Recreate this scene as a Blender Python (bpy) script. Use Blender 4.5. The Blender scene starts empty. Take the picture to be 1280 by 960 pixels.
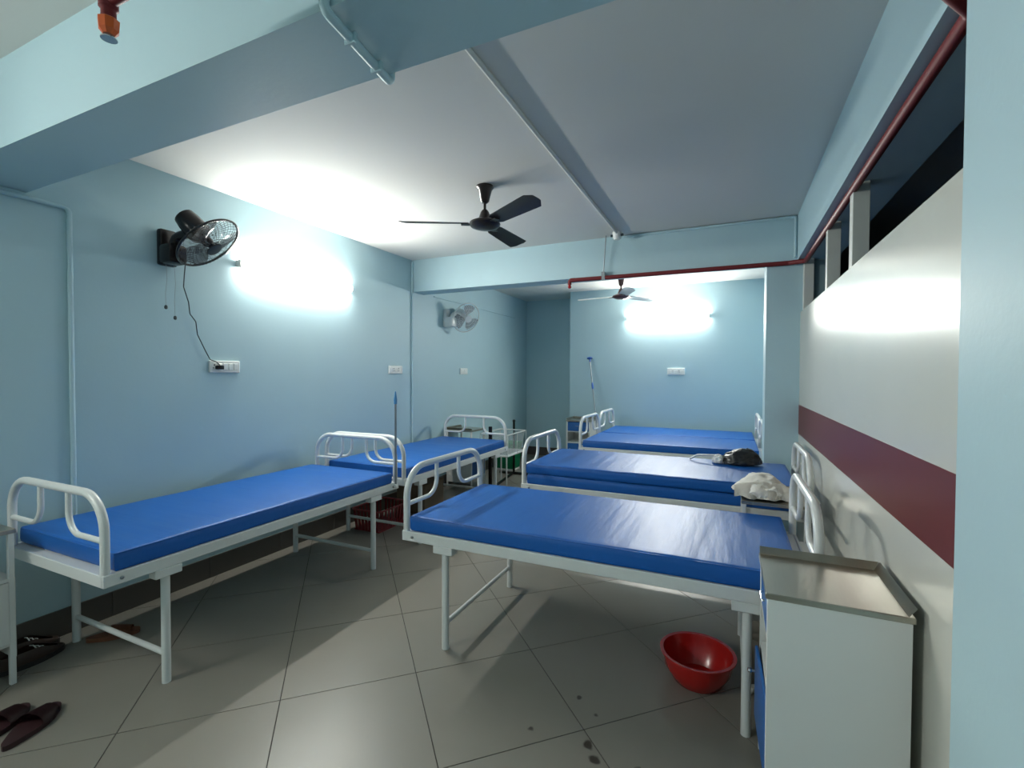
import bpy, bmesh, math, random
from mathutils import Vector, Matrix, noise
random.seed(7)
C = bpy.context.scene.collection
R = math.radians
PI = math.pi

# ------------------------------------------------------------------ camera
F = 593.0
yaw, pitch, roll = R(24.7), R(1.25), R(0.17)
fwd = Vector((-math.sin(yaw)*math.cos(pitch), math.cos(yaw)*math.cos(pitch), -math.sin(pitch)))
rt0 = Vector((math.cos(yaw), math.sin(yaw), 0))
up0 = rt0.cross(fwd)
rt = rt0*math.cos(roll) + up0*math.sin(roll)
up = -rt0*math.sin(roll) + up0*math.cos(roll)
cd = bpy.data.cameras.new('camera')
cd.sensor_width = 36.0
cd.lens = F/1280*36.0
cd.clip_start = 0.02
cam = bpy.data.objects.new('camera', cd)
C.objects.link(cam)
cam.matrix_world = Matrix(((rt.x, up.x, -fwd.x, 0), (rt.y, up.y, -fwd.y, 0), (rt.z, up.z, -fwd.z, 1.5), (0, 0, 0, 1)))
bpy.context.scene.camera = cam

# ------------------------------------------------------------------ world, exposure
w = bpy.data.worlds.new('world')
bpy.context.scene.world = w
w.use_nodes = True
w.node_tree.nodes['Background'].inputs[0].default_value = (0.02, 0.025, 0.03, 1)
w.node_tree.nodes['Background'].inputs[1].default_value = 0.2
vs = bpy.context.scene.view_settings
vs.view_transform = 'Standard'
vs.look = 'None'
vs.gamma = 1.0
vs.exposure = 0.1
bpy.context.scene.cycles.max_bounces = 16
bpy.context.scene.cycles.diffuse_bounces = 10
bpy.context.scene.cycles.caustics_reflective = False
TUBE = 198.0           # radiance of the fluorescent tubes
TUBE_REAR = 215.0      # tube behind the camera

# ------------------------------------------------------------------ materials
def srgb(r, g, b):
    f = lambda c: ((c/255)/12.92 if c/255 <= 0.04045 else (((c/255)+0.055)/1.055)**2.4)
    return (f(r), f(g), f(b), 1)

def mat(name, col, rough=0.6, metal=0.0, spec=0.5, var=0.0, scale=6.0, bump=0.0, bscale=60.0, stretch=(1, 1, 1), coat=0.0, rvar=0.0):
    m = bpy.data.materials.new(name)
    m.use_nodes = True
    nt = m.node_tree
    b = nt.nodes['Principled BSDF']
    b.inputs['Base Color'].default_value = col
    b.inputs['Roughness'].default_value = rough
    b.inputs['Metallic'].default_value = metal
    b.inputs['Specular IOR Level'].default_value = spec
    b.inputs['Coat Weight'].default_value = coat
    geo = nt.nodes.new('ShaderNodeTexCoord')
    mp = nt.nodes.new('ShaderNodeMapping')
    mp.inputs['Scale'].default_value = stretch
    nt.links.new(geo.outputs['Object'], mp.inputs[0])
    if var or rvar:
        n = nt.nodes.new('ShaderNodeTexNoise')
        n.inputs['Scale'].default_value = scale
        n.inputs['Detail'].default_value = 5
        nt.links.new(mp.outputs[0], n.inputs['Vector'])
        if var:
            mx = nt.nodes.new('ShaderNodeMix'); mx.data_type = 'RGBA'
            mx.inputs[6].default_value = tuple(c*(1-var) for c in col[:3])+(1,)
            mx.inputs[7].default_value = tuple(min(1, c*(1+var)) for c in col[:3])+(1,)
            nt.links.new(n.outputs['Fac'], mx.inputs[0])
            nt.links.new(mx.outputs[2], b.inputs['Base Color'])
        if rvar:
            mr = nt.nodes.new('ShaderNodeMapRange')
            mr.inputs['To Min'].default_value = rough-rvar
            mr.inputs['To Max'].default_value = rough+rvar
            nt.links.new(n.outputs['Fac'], mr.inputs[0])
            nt.links.new(mr.outputs[0], b.inputs['Roughness'])
    if bump:
        n2 = nt.nodes.new('ShaderNodeTexNoise')
        n2.inputs['Scale'].default_value = bscale
        n2.inputs['Detail'].default_value = 3
        nt.links.new(mp.outputs[0], n2.inputs['Vector'])
        bp = nt.nodes.new('ShaderNodeBump')
        bp.inputs['Strength'].default_value = bump
        bp.inputs['Distance'].default_value = 0.01
        nt.links.new(n2.outputs['Fac'], bp.inputs['Height'])
        nt.links.new(bp.outputs[0], b.inputs['Normal'])
    return m

def emis(name, col, s):
    m = bpy.data.materials.new(name); m.use_nodes = True
    b = m.node_tree.nodes['Principled BSDF']
    b.inputs['Base Color'].default_value = (0.8, 0.8, 0.8, 1)
    b.inputs['Emission Color'].default_value = col
    b.inputs['Emission Strength'].default_value = s
    return m

def clear(name, col, rough, alpha):
    m = bpy.data.materials.new(name); m.use_nodes = True
    b = m.node_tree.nodes['Principled BSDF']
    b.inputs['Base Color'].default_value = col
    b.inputs['Roughness'].default_value = rough
    b.inputs['Alpha'].default_value = alpha
    return m

M = {}
M['wall'] = mat('blue_paint', (0.42, 0.58, 0.632, 1), 0.5, spec=0.35, var=0.05, scale=1.3, bump=0.05, bscale=45)
M['ceil'] = mat('white_ceiling_paint', (0.67, 0.67, 0.64, 1), 0.75, spec=0.2, var=0.02, scale=1.5)
M['panel'] = mat('cream_laminate', (0.57, 0.57, 0.515, 1), 0.25, spec=0.42, var=0.02, scale=2, rvar=0.03)
M['stripe'] = mat('maroon_laminate', (0.125, 0.022, 0.020, 1), 0.36, spec=0.18, var=0.06, scale=3)
M['post'] = mat('cream_post_paint', (0.60, 0.62, 0.58, 1), 0.5)
M['skirt'] = mat('dark_skirting_tile', (0.085, 0.075, 0.065, 1), 0.35, var=0.1, scale=5)
M['grout'] = mat('dark_grout', (0.05, 0.047, 0.042, 1), 0.9)
M['white'] = mat('white_enamel', (0.66, 0.68, 0.67, 1), 0.3, spec=0.5, var=0.03, scale=8)
M['whitep'] = mat('white_plastic', (0.75, 0.76, 0.73, 1), 0.4)
M['vinyl'] = mat('blue_vinyl', (0.007, 0.100, 0.385, 1), 0.41, spec=0.36, var=0.05, scale=5, bump=0.32, bscale=7, stretch=(2.6, 0.30, 1), rvar=0.05)
M['piping'] = mat('blue_vinyl_side', (0.006, 0.036, 0.24, 1), 0.4, spec=0.4)
M['steel'] = mat('brushed_steel', (0.47, 0.43, 0.36, 1), 0.28, metal=1.0, var=0.05, scale=9, stretch=(1, 12, 1))
M['cabwhite'] = mat('grey_white_enamel', (0.67, 0.68, 0.665, 1), 0.45, var=0.03, scale=3)
M['cabblue'] = mat('blue_enamel', (0.012, 0.11, 0.36, 1), 0.35)
M['dark'] = mat('dark_inside', (0.06, 0.06, 0.065, 1), 0.7)
M['red'] = mat('red_plastic', (0.42, 0.012, 0.010, 1), 0.25, spec=0.5, coat=0.2)
M['pipe'] = mat('maroon_pipe_paint', (0.16, 0.020, 0.022, 1), 0.5, spec=0.3)
M['orange'] = mat('orange_plastic', (0.62, 0.10, 0.012, 1), 0.3)
M['chrome'] = mat('chrome', (0.6, 0.62, 0.64, 1), 0.18, metal=1.0)
M['rod'] = mat('grey_steel_rod', (0.25, 0.28, 0.30, 1), 0.35, metal=0.7)
M['black'] = mat('black_enamel', (0.006, 0.005, 0.006, 1), 0.25, spec=0.4)
M['brown'] = mat('dark_brown_fan_enamel', (0.020, 0.014, 0.014, 1), 0.28, spec=0.5)
M['fanblade'] = mat('fan_blade_enamel', (0.022, 0.020, 0.021, 1), 0.32, spec=0.5)
M['brownlight'] = mat('flared_brown_fan_enamel', (0.11, 0.05, 0.05, 1), 0.3, spec=0.5)  # reddish cast paints the light flare onto the rear fan's brown
M['smoke'] = clear('smoked_clear_blade', (0.10, 0.085, 0.09, 1), 0.12, 0.72)
M['clearblade'] = clear('pale_clear_blade', (0.36, 0.34, 0.37, 1), 0.2, 0.62)
M['acrylic'] = clear('clear_acrylic', (0.55, 0.60, 0.60, 1), 0.15, 0.30)
M['bluep'] = mat('blue_plastic', (0.02, 0.10, 0.38, 1), 0.35)
M['lightblue'] = mat('light_blue_plastic', (0.06, 0.25, 0.50, 1), 0.35)
M['green'] = mat('green_plastic', (0.006, 0.30, 0.12, 1), 0.4)
M['cloth'] = mat('off_white_cloth', (0.78, 0.75, 0.69, 1), 0.9, spec=0.1, var=0.05, scale=12, bump=0.3, bscale=90)
M['poly'] = mat('black_polythene', (0.011, 0.012, 0.013, 1), 0.35, spec=0.5, bump=0.5, bscale=22)
M['polyw'] = mat('white_polythene', (0.62, 0.63, 0.62, 1), 0.4, bump=0.4, bscale=30)
M['maroonrub'] = mat('maroon_rubber', (0.026, 0.006, 0.008, 1), 0.55)
M['darkrub'] = mat('dark_rubber', (0.014, 0.012, 0.012, 1), 0.6)
M['leather'] = mat('dark_brown_leather', (0.03, 0.014, 0.009, 1), 0.4)
M['tan'] = mat('tan_leather', (0.16, 0.055, 0.025, 1), 0.5)
M['card'] = mat('brown_cardboard', (0.16, 0.11, 0.07, 1), 0.85, var=0.1)
M['redpink'] = mat('faded_red_plastic', (0.30, 0.035, 0.04, 1), 0.45)
M['void'] = mat('unlit_corridor_paint', (0.04, 0.05, 0.06, 1), 0.8)  # near-black colour stands in for the corridor's lack of light
M['knob'] = mat('dark_teal_plastic', (0.012, 0.03, 0.04, 1), 0.4)
M['grey'] = mat('grey_plastic', (0.16, 0.17, 0.17, 1), 0.45)
M['tube'] = emis('lit_tube', (1.0, 0.99, 0.915, 1), TUBE)
M['tube2'] = emis('lit_tube_rear', (1.0, 0.99, 0.915, 1), TUBE_REAR)

# floor tile: semi-gloss vitrified tile; soft clouding, dirt smudges, a few dark spills (world coordinates)
def tile_mat():
    m = bpy.data.materials.new('grey_vitrified_tile'); m.use_nodes = True
    nt = m.node_tree; b = nt.nodes['Principled BSDF']
    g = nt.nodes.new('ShaderNodeNewGeometry')
    n = nt.nodes.new('ShaderNodeTexNoise'); n.inputs['Scale'].default_value = 1.6; n.inputs['Detail'].default_value = 6
    nt.links.new(g.outputs['Position'], n.inputs['Vector'])
    mx = nt.nodes.new('ShaderNodeMix'); mx.data_type = 'RGBA'
    mx.inputs[6].default_value = (0.185, 0.172, 0.146, 1)
    mx.inputs[7].default_value = (0.245, 0.23, 0.20, 1)
    nt.links.new(n.outputs['Fac'], mx.inputs[0])
    last = mx.outputs[2]
    n2 = nt.nodes.new('ShaderNodeTexNoise'); n2.inputs['Scale'].default_value = 16; n2.inputs['Detail'].default_value = 2
    nt.links.new(g.outputs['Position'], n2.inputs['Vector'])
    for (x, y, r) in ((-0.505, 1.842, 0.016), (-0.30, 1.79, 0.02), (-0.46, 1.78, 0.012), (-0.75, 1.83, 0.008), (-0.62, 2.10, 0.006), (-0.52, 2.02, 0.006)):
        ds = nt.nodes.new('ShaderNodeVectorMath'); ds.operation = 'DISTANCE'
        ds.inputs[1].default_value = (x, y, 0)
        nt.links.new(g.outputs['Position'], ds.inputs[0])
        ad = nt.nodes.new('ShaderNodeMath'); ad.operation = 'MULTIPLY_ADD'
        ad.inputs[1].default_value = 0.05; nt.links.new(n2.outputs['Fac'], ad.inputs[0]); nt.links.new(ds.outputs['Value'], ad.inputs[2])
        mr = nt.nodes.new('ShaderNodeMapRange')
        mr.inputs['From Min'].default_value = r+0.025; mr.inputs['From Max'].default_value = r+0.034
        mr.inputs['To Min'].default_value = 0.9; mr.inputs['To Max'].default_value = 0.0
        nt.links.new(ad.outputs[0], mr.inputs[0])
        k = nt.nodes.new('ShaderNodeMix'); k.data_type = 'RGBA'
        k.inputs[7].default_value = (0.03, 0.022, 0.018, 1)
        nt.links.new(mr.outputs[0], k.inputs[0]); nt.links.new(last, k.inputs[6])
        last = k.outputs[2]
    nt.links.new(last, b.inputs['Base Color'])
    b.inputs['Roughness'].default_value = 0.34
    b.inputs['Specular IOR Level'].default_value = 0.4
    return m
M['tile'] = tile_mat()

# ------------------------------------------------------------------ mesh helpers
def obj(name, bm, m, parent=None, smooth=False, loc=None):
    me = bpy.data.meshes.new(name)
    bmesh.ops.recalc_face_normals(bm, faces=bm.faces[:])
    bm.to_mesh(me); bm.free()
    for mm in (m if isinstance(m, (list, tuple)) else [m]):
        me.materials.append(M[mm] if isinstance(mm, str) else mm)
    if smooth:
        for p in me.polygons: p.use_smooth = True
        try: me.set_sharp_from_angle(angle=R(40))
        except Exception: pass
    o = bpy.data.objects.new(name, me); C.objects.link(o)
    if parent: o.parent = parent
    if loc: o.location = loc
    return o

def tag(o, label, cat=None, group=None):
    o['label'] = label
    if cat: o['category'] = cat
    if group: o['group'] = group
    return o

def thing(name, label, cat, loc=(0, 0, 0), rz=0.0, group=None):
    o = bpy.data.objects.new(name, None); C.objects.link(o)
    o.empty_display_size = 0.1
    o.location = loc; o.rotation_euler = (0, 0, rz)
    return tag(o, label, cat, group)

def dup(root, loc, rz, label, group=None):
    r = root.copy(); C.objects.link(r); r.location = loc; r.rotation_euler = (0, 0, rz); r['label'] = label
    if group: r['group'] = group
    for ch in list(root.children):
        c = ch.copy(); C.objects.link(c); c.parent = r
        for g in list(ch.children):
            d = g.copy(); C.objects.link(d); d.parent = c
    return r

def struct(name, bm, m, smooth=False):
    o = obj(name, bm, m, None, smooth); o['kind'] = 'structure'; return o

def NB(): return bmesh.new()

def box(bm, x0, x1, y0, y1, z0, z1, bev=0.0, seg=2):
    r = bmesh.ops.create_cube(bm, size=1.0)
    vs_ = r['verts']
    for v in vs_:
        v.co = Vector(((x0+x1)/2+v.co.x*(x1-x0), (y0+y1)/2+v.co.y*(y1-y0), (z0+z1)/2+v.co.z*(z1-z0)))
    if bev:
        es = list({e for v in vs_ for e in v.link_edges})
        bmesh.ops.bevel(bm, geom=es, offset=bev, segments=seg, profile=0.5, affect='EDGES')
    return bm

def fillet(pts, r, n=6):
    pts = [Vector(p) for p in pts]
    out = [pts[0]]
    for i in range(1, len(pts)-1):
        a, b, c = pts[i-1], pts[i], pts[i+1]
        d1 = (a-b); d2 = (c-b)
        rr = min(r, d1.length*0.49, d2.length*0.49)
        ang = d1.angle(d2)
        if ang > PI-0.02: out.append(b); continue
        t = min(rr/math.tan(ang/2), d1.length*0.495, d2.length*0.495)
        p1 = b+d1.normalized()*t; p2 = b+d2.normalized()*t
        for k in range(n+1):
            s = k/n
            # circular-ish arc by quadratic rational curve
            wgt = math.sin(ang/2)
            den = (1-s)**2 + 2*wgt*s*(1-s) + s*s
            out.append((p1*(1-s)**2 + b*(2*wgt*s*(1-s)) + p2*s*s)/den)
    out.append(pts[-1])
    return out

def tube(bm, pts, r, seg=10, cap=True):
    pts = [Vector(p) for p in pts]
    n = len(pts)
    tang = []
    for i in range(n):
        a = pts[max(0, i-1)]; b = pts[min(n-1, i+1)]
        tang.append((b-a).normalized())
    t0 = tang[0]
    ref = Vector((0, 0, 1)) if abs(t0.z) < 0.9 else Vector((1, 0, 0))
    u = t0.cross(ref).normalized()
    rings = []
    for i in range(n):
        t = tang[i]
        u = (u - t*u.dot(t)).normalized()
        v = t.cross(u)
        rr = r[i] if isinstance(r, (list, tuple)) else r
        rings.append([bm.verts.new(pts[i]+(u*math.cos(2*PI*k/seg)+v*math.sin(2*PI*k/seg))*rr) for k in range(seg)])
    for i in range(n-1):
        for k in range(seg):
            bm.faces.new((rings[i][k], rings[i][(k+1) % seg], rings[i+1][(k+1) % seg], rings[i+1][k]))
    if cap:
        bm.faces.new(rings[0][::-1]); bm.faces.new(rings[-1])
    return bm

def lathe(bm, prof, seg=32, mtx=None, close=True):
    rings = []
    for (r, z) in prof:
        if r < 1e-6:
            rings.append([bm.verts.new((0, 0, z))])
        else:
            rings.append([bm.verts.new((r*math.cos(2*PI*k/seg), r*math.sin(2*PI*k/seg), z)) for k in range(seg)])
    for i in range(len(rings)-1):
        a, b = rings[i], rings[i+1]
        for k in range(seg):
            k2 = (k+1) % seg
            if len(a) == 1 and len(b) == 1: continue
            if len(a) == 1: bm.faces.new((a[0], b[k], b[k2]))
            elif len(b) == 1: bm.faces.new((a[k], a[k2], b[0]))
            else: bm.faces.new((a[k], a[k2], b[k2], b[k]))
    if mtx is not None:
        vv = [v for rr in rings for v in rr]
        bmesh.ops.transform(bm, matrix=mtx, verts=vv)
    return bm

def axis_mtx(axis, loc):
    a = Vector(axis).normalized()
    q = Vector((0, 0, 1)).rotation_difference(a)
    return Matrix.Translation(Vector(loc)) @ q.to_matrix().to_4x4()

# ------------------------------------------------------------------ room shell
XL, XR, ZC = -3.45, 0.53, 2.84
YB, YREC, YF = 7.5, 8.15, -2.6
BZ = 2.466                       # underside of the beams
struct('wall_left', box(NB(), XL-0.15, XL, YF-0.15, YREC+0.15, 0, ZC+0.1), 'wall')
bm = NB(); box(bm, -2.4, 2.4, YB, YREC+0.15, 0, ZC); struct('wall_back', bm, 'wall')
struct('wall_recess', box(NB(), XL, -2.4, YREC, YREC+0.15, 0, ZC+0.1), 'wall')
struct('wall_front', box(NB(), XL, 2.4, YF-0.15, YF, 0, ZC+0.1), 'wall')
struct('wall_right_front', box(NB(), 0.5, 0.8, YF, 0.955, 0, ZC), 'wall')
struct('wall_right_back', box(NB(), 0.5, 0.8, 4.95, YB, 0, ZC), 'wall')
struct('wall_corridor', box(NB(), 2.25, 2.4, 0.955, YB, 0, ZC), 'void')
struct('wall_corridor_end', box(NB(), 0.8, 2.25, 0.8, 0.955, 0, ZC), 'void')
struct('ceiling', box(NB(), XL, 2.4, YF, YREC, ZC, ZC+0.12), 'ceil')
b1 = struct('ceiling_beam', box(NB(), XL, 0.5, 0.955, 1.245, BZ, ZC), 'wall')
b2 = struct('ceiling_beam', box(NB(), XL, 0.5, 4.65, 4.88, BZ, ZC), 'wall')
b3 = struct('ceiling_beam', box(NB(), 0.5, 0.78, 0.955, 4.95, BZ-0.012, ZC), 'wall')
struct('pillar', box(NB(), 0.5, 0.80, 0.955, 1.49, 0, BZ-0.012), 'wall')
struct('pillar', box(NB(), 0.275, 0.80, 4.65, 4.95, 0, BZ), 'wall')

# skirting tiles
def skirting(name, axis, c, a, b_, side):
    base = struct(name, box(NB(), *( (c, c+side*0.004) if axis == 'y' else (a, b_)), *((a, b_) if axis == 'y' else (c, c+side*0.004)), 0, 0.146) if False else
                  (box(NB(), min(c, c+side*0.005), max(c, c+side*0.005), a, b_, 0, 0.146) if axis == 'y' else box(NB(), a, b_, min(c, c+side*0.005), max(c, c+side*0.005), 0, 0.146)), 'grout')
    t = a
    k = 0
    while t < b_-0.01:
        e = min(t+0.6, b_)
        if axis == 'y': q = box(NB(), min(c, c+side*0.012), max(c, c+side*0.012), t+0.0015, e-0.0015, 0, 0.15)
        else: q = box(NB(), t+0.0015, e-0.0015, min(c, c+side*0.012), max(c, c+side*0.012), 0, 0.15)
        obj('skirting_tile', q, 'skirt', base)
        t = e
skirting('baseboard_left', 'y', XL, YF, YREC, 1)
skirting('baseboard_back', 'x', YB, -2.4, 0.5, -1)
skirting('baseboard_recess', 'x', YREC, XL+0.015, -2.4, -1)

# floor: grout bed and diagonal tiles
fl = struct('floor', box(NB(), XL, 2.4, YF, YREC, -0.10, -0.003), 'grout')
P = 0.616
J = Vector((-1.414, 1.932))
ang = R(-46.0)
du = Vector((math.cos(ang), math.sin(ang))); dv = Vector((-math.sin(ang), math.cos(ang)))
def clip(poly, nx, ny, d):
    out = []
    for i in range(len(poly)):
        a, b = poly[i], poly[(i+1) % len(poly)]
        fa = a.x*nx+a.y*ny-d; fb = b.x*nx+b.y*ny-d
        if fa <= 0: out.append(a)
        if (fa < 0 < fb) or (fb < 0 < fa): out.append(a+(b-a)*(fa/(fa-fb)))
    return out
g = 0.0022
full = None
for i in range(-16, 17):
    for j in range(-16, 17):
        o = J+du*(i*P)+dv*(j*P)
        quad = [o+du*g+dv*g, o+du*(P-g)+dv*g, o+du*(P-g)+dv*(P-g), o+du*g+dv*(P-g)]
        p = quad
        for (nx, ny, d) in ((-1, 0, -XL), (1, 0, 0.60), (0, -1, 2.6), (0, 1, YREC)):
            p = clip(p, nx, ny, d)
            if len(p) < 3: break
        if len(p) < 3: continue
        area = abs(sum(p[k].x*p[(k+1) % len(p)].y-p[(k+1) % len(p)].x*p[k].y for k in range(len(p))))/2
        if area < 0.002: continue
        whole = area > (P-2*g)**2-1e-4
        if whole and full is not None:
            t = bpy.data.objects.new('floor_tile', full); C.objects.link(t); t.parent = fl
            t.location = (o.x, o.y, 0); continue
        bm = NB()
        top = [bm.verts.new((q.x-o.x, q.y-o.y, 0)) for q in p]
        bot = [bm.verts.new((q.x-o.x, q.y-o.y, -0.008)) for q in p]
        bm.faces.new(top)
        for k in range(len(p)):
            bm.faces.new((top[k], bot[k], bot[(k+1) % len(p)], top[(k+1) % len(p)]))
        t = obj('floor_tile', bm, 'tile', fl, loc=(o.x, o.y, 0))
        if whole: full = t.data

# partition on the right: panels, maroon stripe, posts up to the beam
pt = bpy.data.objects.new('wall_right', None); C.objects.link(pt); pt['kind'] = 'structure'
obj('lower_panel', box(NB(), XR, XR+0.07, 1.49, 4.65, 0, 1.0), 'panel', pt)
obj('upper_panel', box(NB(), XR, XR+0.07, 1.49, 4.65, 1.245, 2.025), 'panel', pt)
obj('stripe_panel', box(NB(), XR-0.0015, XR+0.07, 1.49, 4.65, 1.0, 1.245), 'stripe', pt)['label'] = 'maroon stripe along the cream partition'
for (y0, y1) in ((2.868, 2.935), (3.545, 3.60), (4.585, 4.65)):
    obj('post', box(NB(), XR+0.014, XR+0.085, y0, y1, 2.025, BZ-0.012, 0.002, 1), 'post', pt)

# ------------------------------------------------------------------ conduits, pipes
def pipe_thing(name, label, cat, pts, r, m, fr=0.04, group=None, seg=10):
    o = obj(name, tube(NB(), fillet(pts, fr, 5), r, seg), m, None, True)
    return tag(o, label, cat, group)

pipe_thing('conduit', 'blue painted conduit running level along the left wall below the near beam, then dropping', 'conduit',
           [(XL+0.013, 0.2, 2.435), (XL+0.013, 1.42, 2.435), (XL+0.013, 1.42, 0.16)], 0.0125, 'wall', 0.03)
pipe_thing('conduit', 'thin blue painted conduit dropping down the left wall under the far beam end', 'conduit',
           [(XL+0.012, 4.636, ZC-0.02), (XL+0.012, 4.636, 0.16)], 0.011, 'wall')
pipe_thing('conduit', 'white conduit fixed lengthwise along the middle of the ceiling', 'conduit',
           [(-0.99, 1.25, ZC-0.013), (-0.985, 4.47, ZC-0.013)], 0.0125, 'ceil')
cb = pipe_thing('conduit', 'blue painted conduit wrapping under the near ceiling beam', 'conduit',
           [(-0.975, 0.938, ZC-0.02), (-0.975, 0.938, BZ-0.016), (-1.02, 1.262, BZ-0.016), (-1.02, 1.262, ZC-0.005)], 0.014, 'wall', 0.02)
for t_ in (0.35, 0.75):
    x = -0.975-0.045*t_; y = 0.938+0.324*t_
    obj('saddle_clip', box(NB(), x-0.021, x+0.021, y-0.007, y+0.007, BZ-0.0315, BZ-0.001, 0.003, 1), 'wall', cb)
pipe_thing('conduit', 'thin blue painted conduit along the top of the far beam, turning down in the corner', 'conduit',
           [(-0.95, 4.637, ZC-0.014), (0.485, 4.637, ZC-0.014), (0.485, 4.637, BZ+0.02)], 0.0115, 'wall', 0.02)
pipe_thing('conduit', 'thin blue conduit high on the left wall behind the white wall fan', 'conduit',
           [(XL+0.008, 5.1, 2.478), (XL+0.008, 7.6, 2.478)], 0.007, 'wall')

jb = thing('junction_box', 'round off-white ceiling junction box where the ceiling conduit meets the far beam', 'junction box', (-0.99, 4.53, ZC))
obj('box_body', lathe(NB(), [(0, -0.055), (0.036, -0.055), (0.042, -0.048), (0.045, 0), (0, 0)], 24), 'whitep', jb, True)
obj('cover', lathe(NB(), [(0, -0.066), (0.030, -0.066), (0.034, -0.055), (0, -0.0548)], 20), 'whitep', jb, True)
for sx in (-1, 1):
    obj('knockout', lathe(NB(), [(0, 0), (0.012, 0), (0.012, 0.02), (0, 0.02)], 12, axis_mtx((sx, -0.3, 0), (sx*0.04, -0.012, -0.03))), 'knob', jb)

fp = thing('fire_pipe', 'maroon sprinkler pipe along the right beam and across the far beam', 'pipe', (0, 0, 0))
obj('pipe_run', tube(NB(), fillet([(0.465, -0.6, 2.425), (0.465, 1.49, 2.425), (0.548, 1.60, 2.425), (0.548, 4.52, 2.425), (0.44, 4.615, 2.437), (-1.485, 4.615, 2.443), (-1.485, 4.615, 2.40)], 0.035, 6), 0.0195, 12), 'pipe', fp, True)
obj('pipe_elbow', lathe(NB(), [(0, 0), (0.021, 0), (0.021, 0.045), (0, 0.045)], 14, axis_mtx((1, 0, 0), (-1.475, 4.615, 2.443))), 'pipe', fp, True)
hd = obj('sprinkler_head', lathe(NB(), [(0, 2.36), (0.012, 2.362), (0.02, 2.375), (0.014, 2.385), (0.013, 2.405), (0, 2.405)], 14), 'red', fp, True, (-1.485, 4.615, 0))
hd['label'] = 'red capped sprinkler head at the pipe end'
obj('pipe_clamp', box(NB(), -1.158, -1.122, 4.594, 4.636, 2.418, 2.50, 0.004, 1), 'chrome', fp)
obj('hanger_rod', tube(NB(), [(-1.14, 4.615, 2.49), (-1.11, 4.585, ZC)], 0.0055, 8), 'rod', fp)

sp = thing('sprinkler', 'orange-capped sprinkler head hanging on a maroon pipe below the near ceiling', 'sprinkler', (-1.467, 0.694, 2.358))
obj('supply_pipe', tube(NB(), fillet([(0, 0, 0.06), (0, 0, 0.098), (0.30, 0, 0.098), (1.86, 0, 0.098), (1.905, 0, 0.098)], 0.035, 6), 0.0165, 12), 'pipe', sp, True)
obj('socket', lathe(NB(), [(0, 0.05), (0.015, 0.05), (0.016, 0.075), (0.0215, 0.08), (0.0215, 0.10), (0, 0.10)], 14), 'pipe', sp, True)
obj('protective_cap', lathe(NB(), [(0, 0.012), (0.013, 0.012), (0.022, 0.024), (0.024, 0.050), (0.014, 0.056), (0, 0.056)], 8), 'orange', sp)
obj('deflector', lathe(NB(), [(0, 0.0), (0.018, 0.001), (0.018, 0.004), (0.004, 0.006), (0.004, 0.014), (0, 0.014)], 16), 'chrome', sp, True)

# ------------------------------------------------------------------ tube lights
def tube_light(label, loc, rz, m='tube', L=1.16):
    t = thing('tube_light', label, 'light', loc, rz)     # local: along x, wall is at +y, faces -y
    obj('batten', box(NB(), -L/2-0.02, L/2+0.02, -0.030, 0, -0.026, 0.026, 0.004, 1), 'white', t)
    for s in (-1, 1):
        obj('end_cap', box(NB(), s*(L/2+0.008)-0.012, s*(L/2+0.008)+0.012, -0.050, -0.028, -0.030, 0.030, 0.004, 1), 'whitep', t)
    bm = NB()          # half-round diffuser that shines away from the wall
    ends = []
    for x in (-L/2, L/2):
        ends.append([bm.verts.new((x, -0.030-0.023*math.sin(PI*k/12), 0.034*math.cos(PI*k/12))) for k in range(13)])
    for k in range(12): bm.faces.new((ends[0][k], ends[0][k+1], ends[1][k+1], ends[1][k]))
    obj('lamp_tube', bm, m, t, True)
    obj('starter', lathe(NB(), [(0, 0), (0.012, 0), (0.012, -0.045), (0, -0.045)], 10, Matrix.Translation((0.06, -0.014, -0.03))), 'grey', t)
    return t
tube_light('lit tube light on the left wall above the near bed', (XL, 3.03, 2.335), R(90))
tube_light('lit tube light on the back wall above the farthest bed', (-0.88, YB, 2.355), 0)
tube_light('lit tube light on the left wall nearest the camera end', (XL, -0.9, 2.36), R(90), 'tube2')

# ------------------------------------------------------------------ switch boards
def board(name, label, loc, rz, wd=0.235, hg=0.088, layout='ssoss', group=None):
    t = thing(name, label, 'socket', loc, rz)            # local: x along wall, wall at +y
    obj('cover_plate', box(NB(), -wd/2, wd/2, -0.016, 0, -hg/2, hg/2, 0.005, 2), 'whitep', t)
    n = len(layout); st = (wd-0.03)/n
    for i, c in enumerate(layout):
        x = -wd/2+0.015+st*(i+0.5)
        if c == 's':
            obj('switch', box(NB(), x-st*0.36, x+st*0.36, -0.021, -0.014, -0.024, 0.024, 0.002, 1), 'whitep', t)
        else:
            sk = obj('socket_face', box(NB(), x-st*0.42, x+st*0.42, -0.018, -0.014, -0.028, 0.028, 0.002, 1), 'whitep', t)
            bm = NB()
            for (dx, dz, rr) in ((0, 0.013, 0.005), (-0.009, -0.009, 0.004), (0.009, -0.009, 0.004)):
                lathe(bm, [(0, 0), (rr, 0), (rr, 0.002), (0, 0.002)], 10, axis_mtx((0, -1, 0), (x+dx, -0.0175, dz)))
            obj('socket_holes', bm, 'dark', sk)
    return t
board('switch_board', 'white switch board on the left wall with the black plug in it', (XL, 2.33, 1.545), R(90), layout='ossss')
board('switch_board', 'white switch board on the left wall beside the corner conduit', (XL, 4.33, 1.54), R(90), layout='sosos')
board('switch_board', 'small white switch board on the left wall under the white wall fan', (XL, 5.84, 1.532), R(90), 0.2, 0.088, 'sos')
board('switch_board', 'white switch board on the back wall below the tube light', (-0.74, YB, 1.54), 0, 0.25, 0.1, 'sosos')

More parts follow.
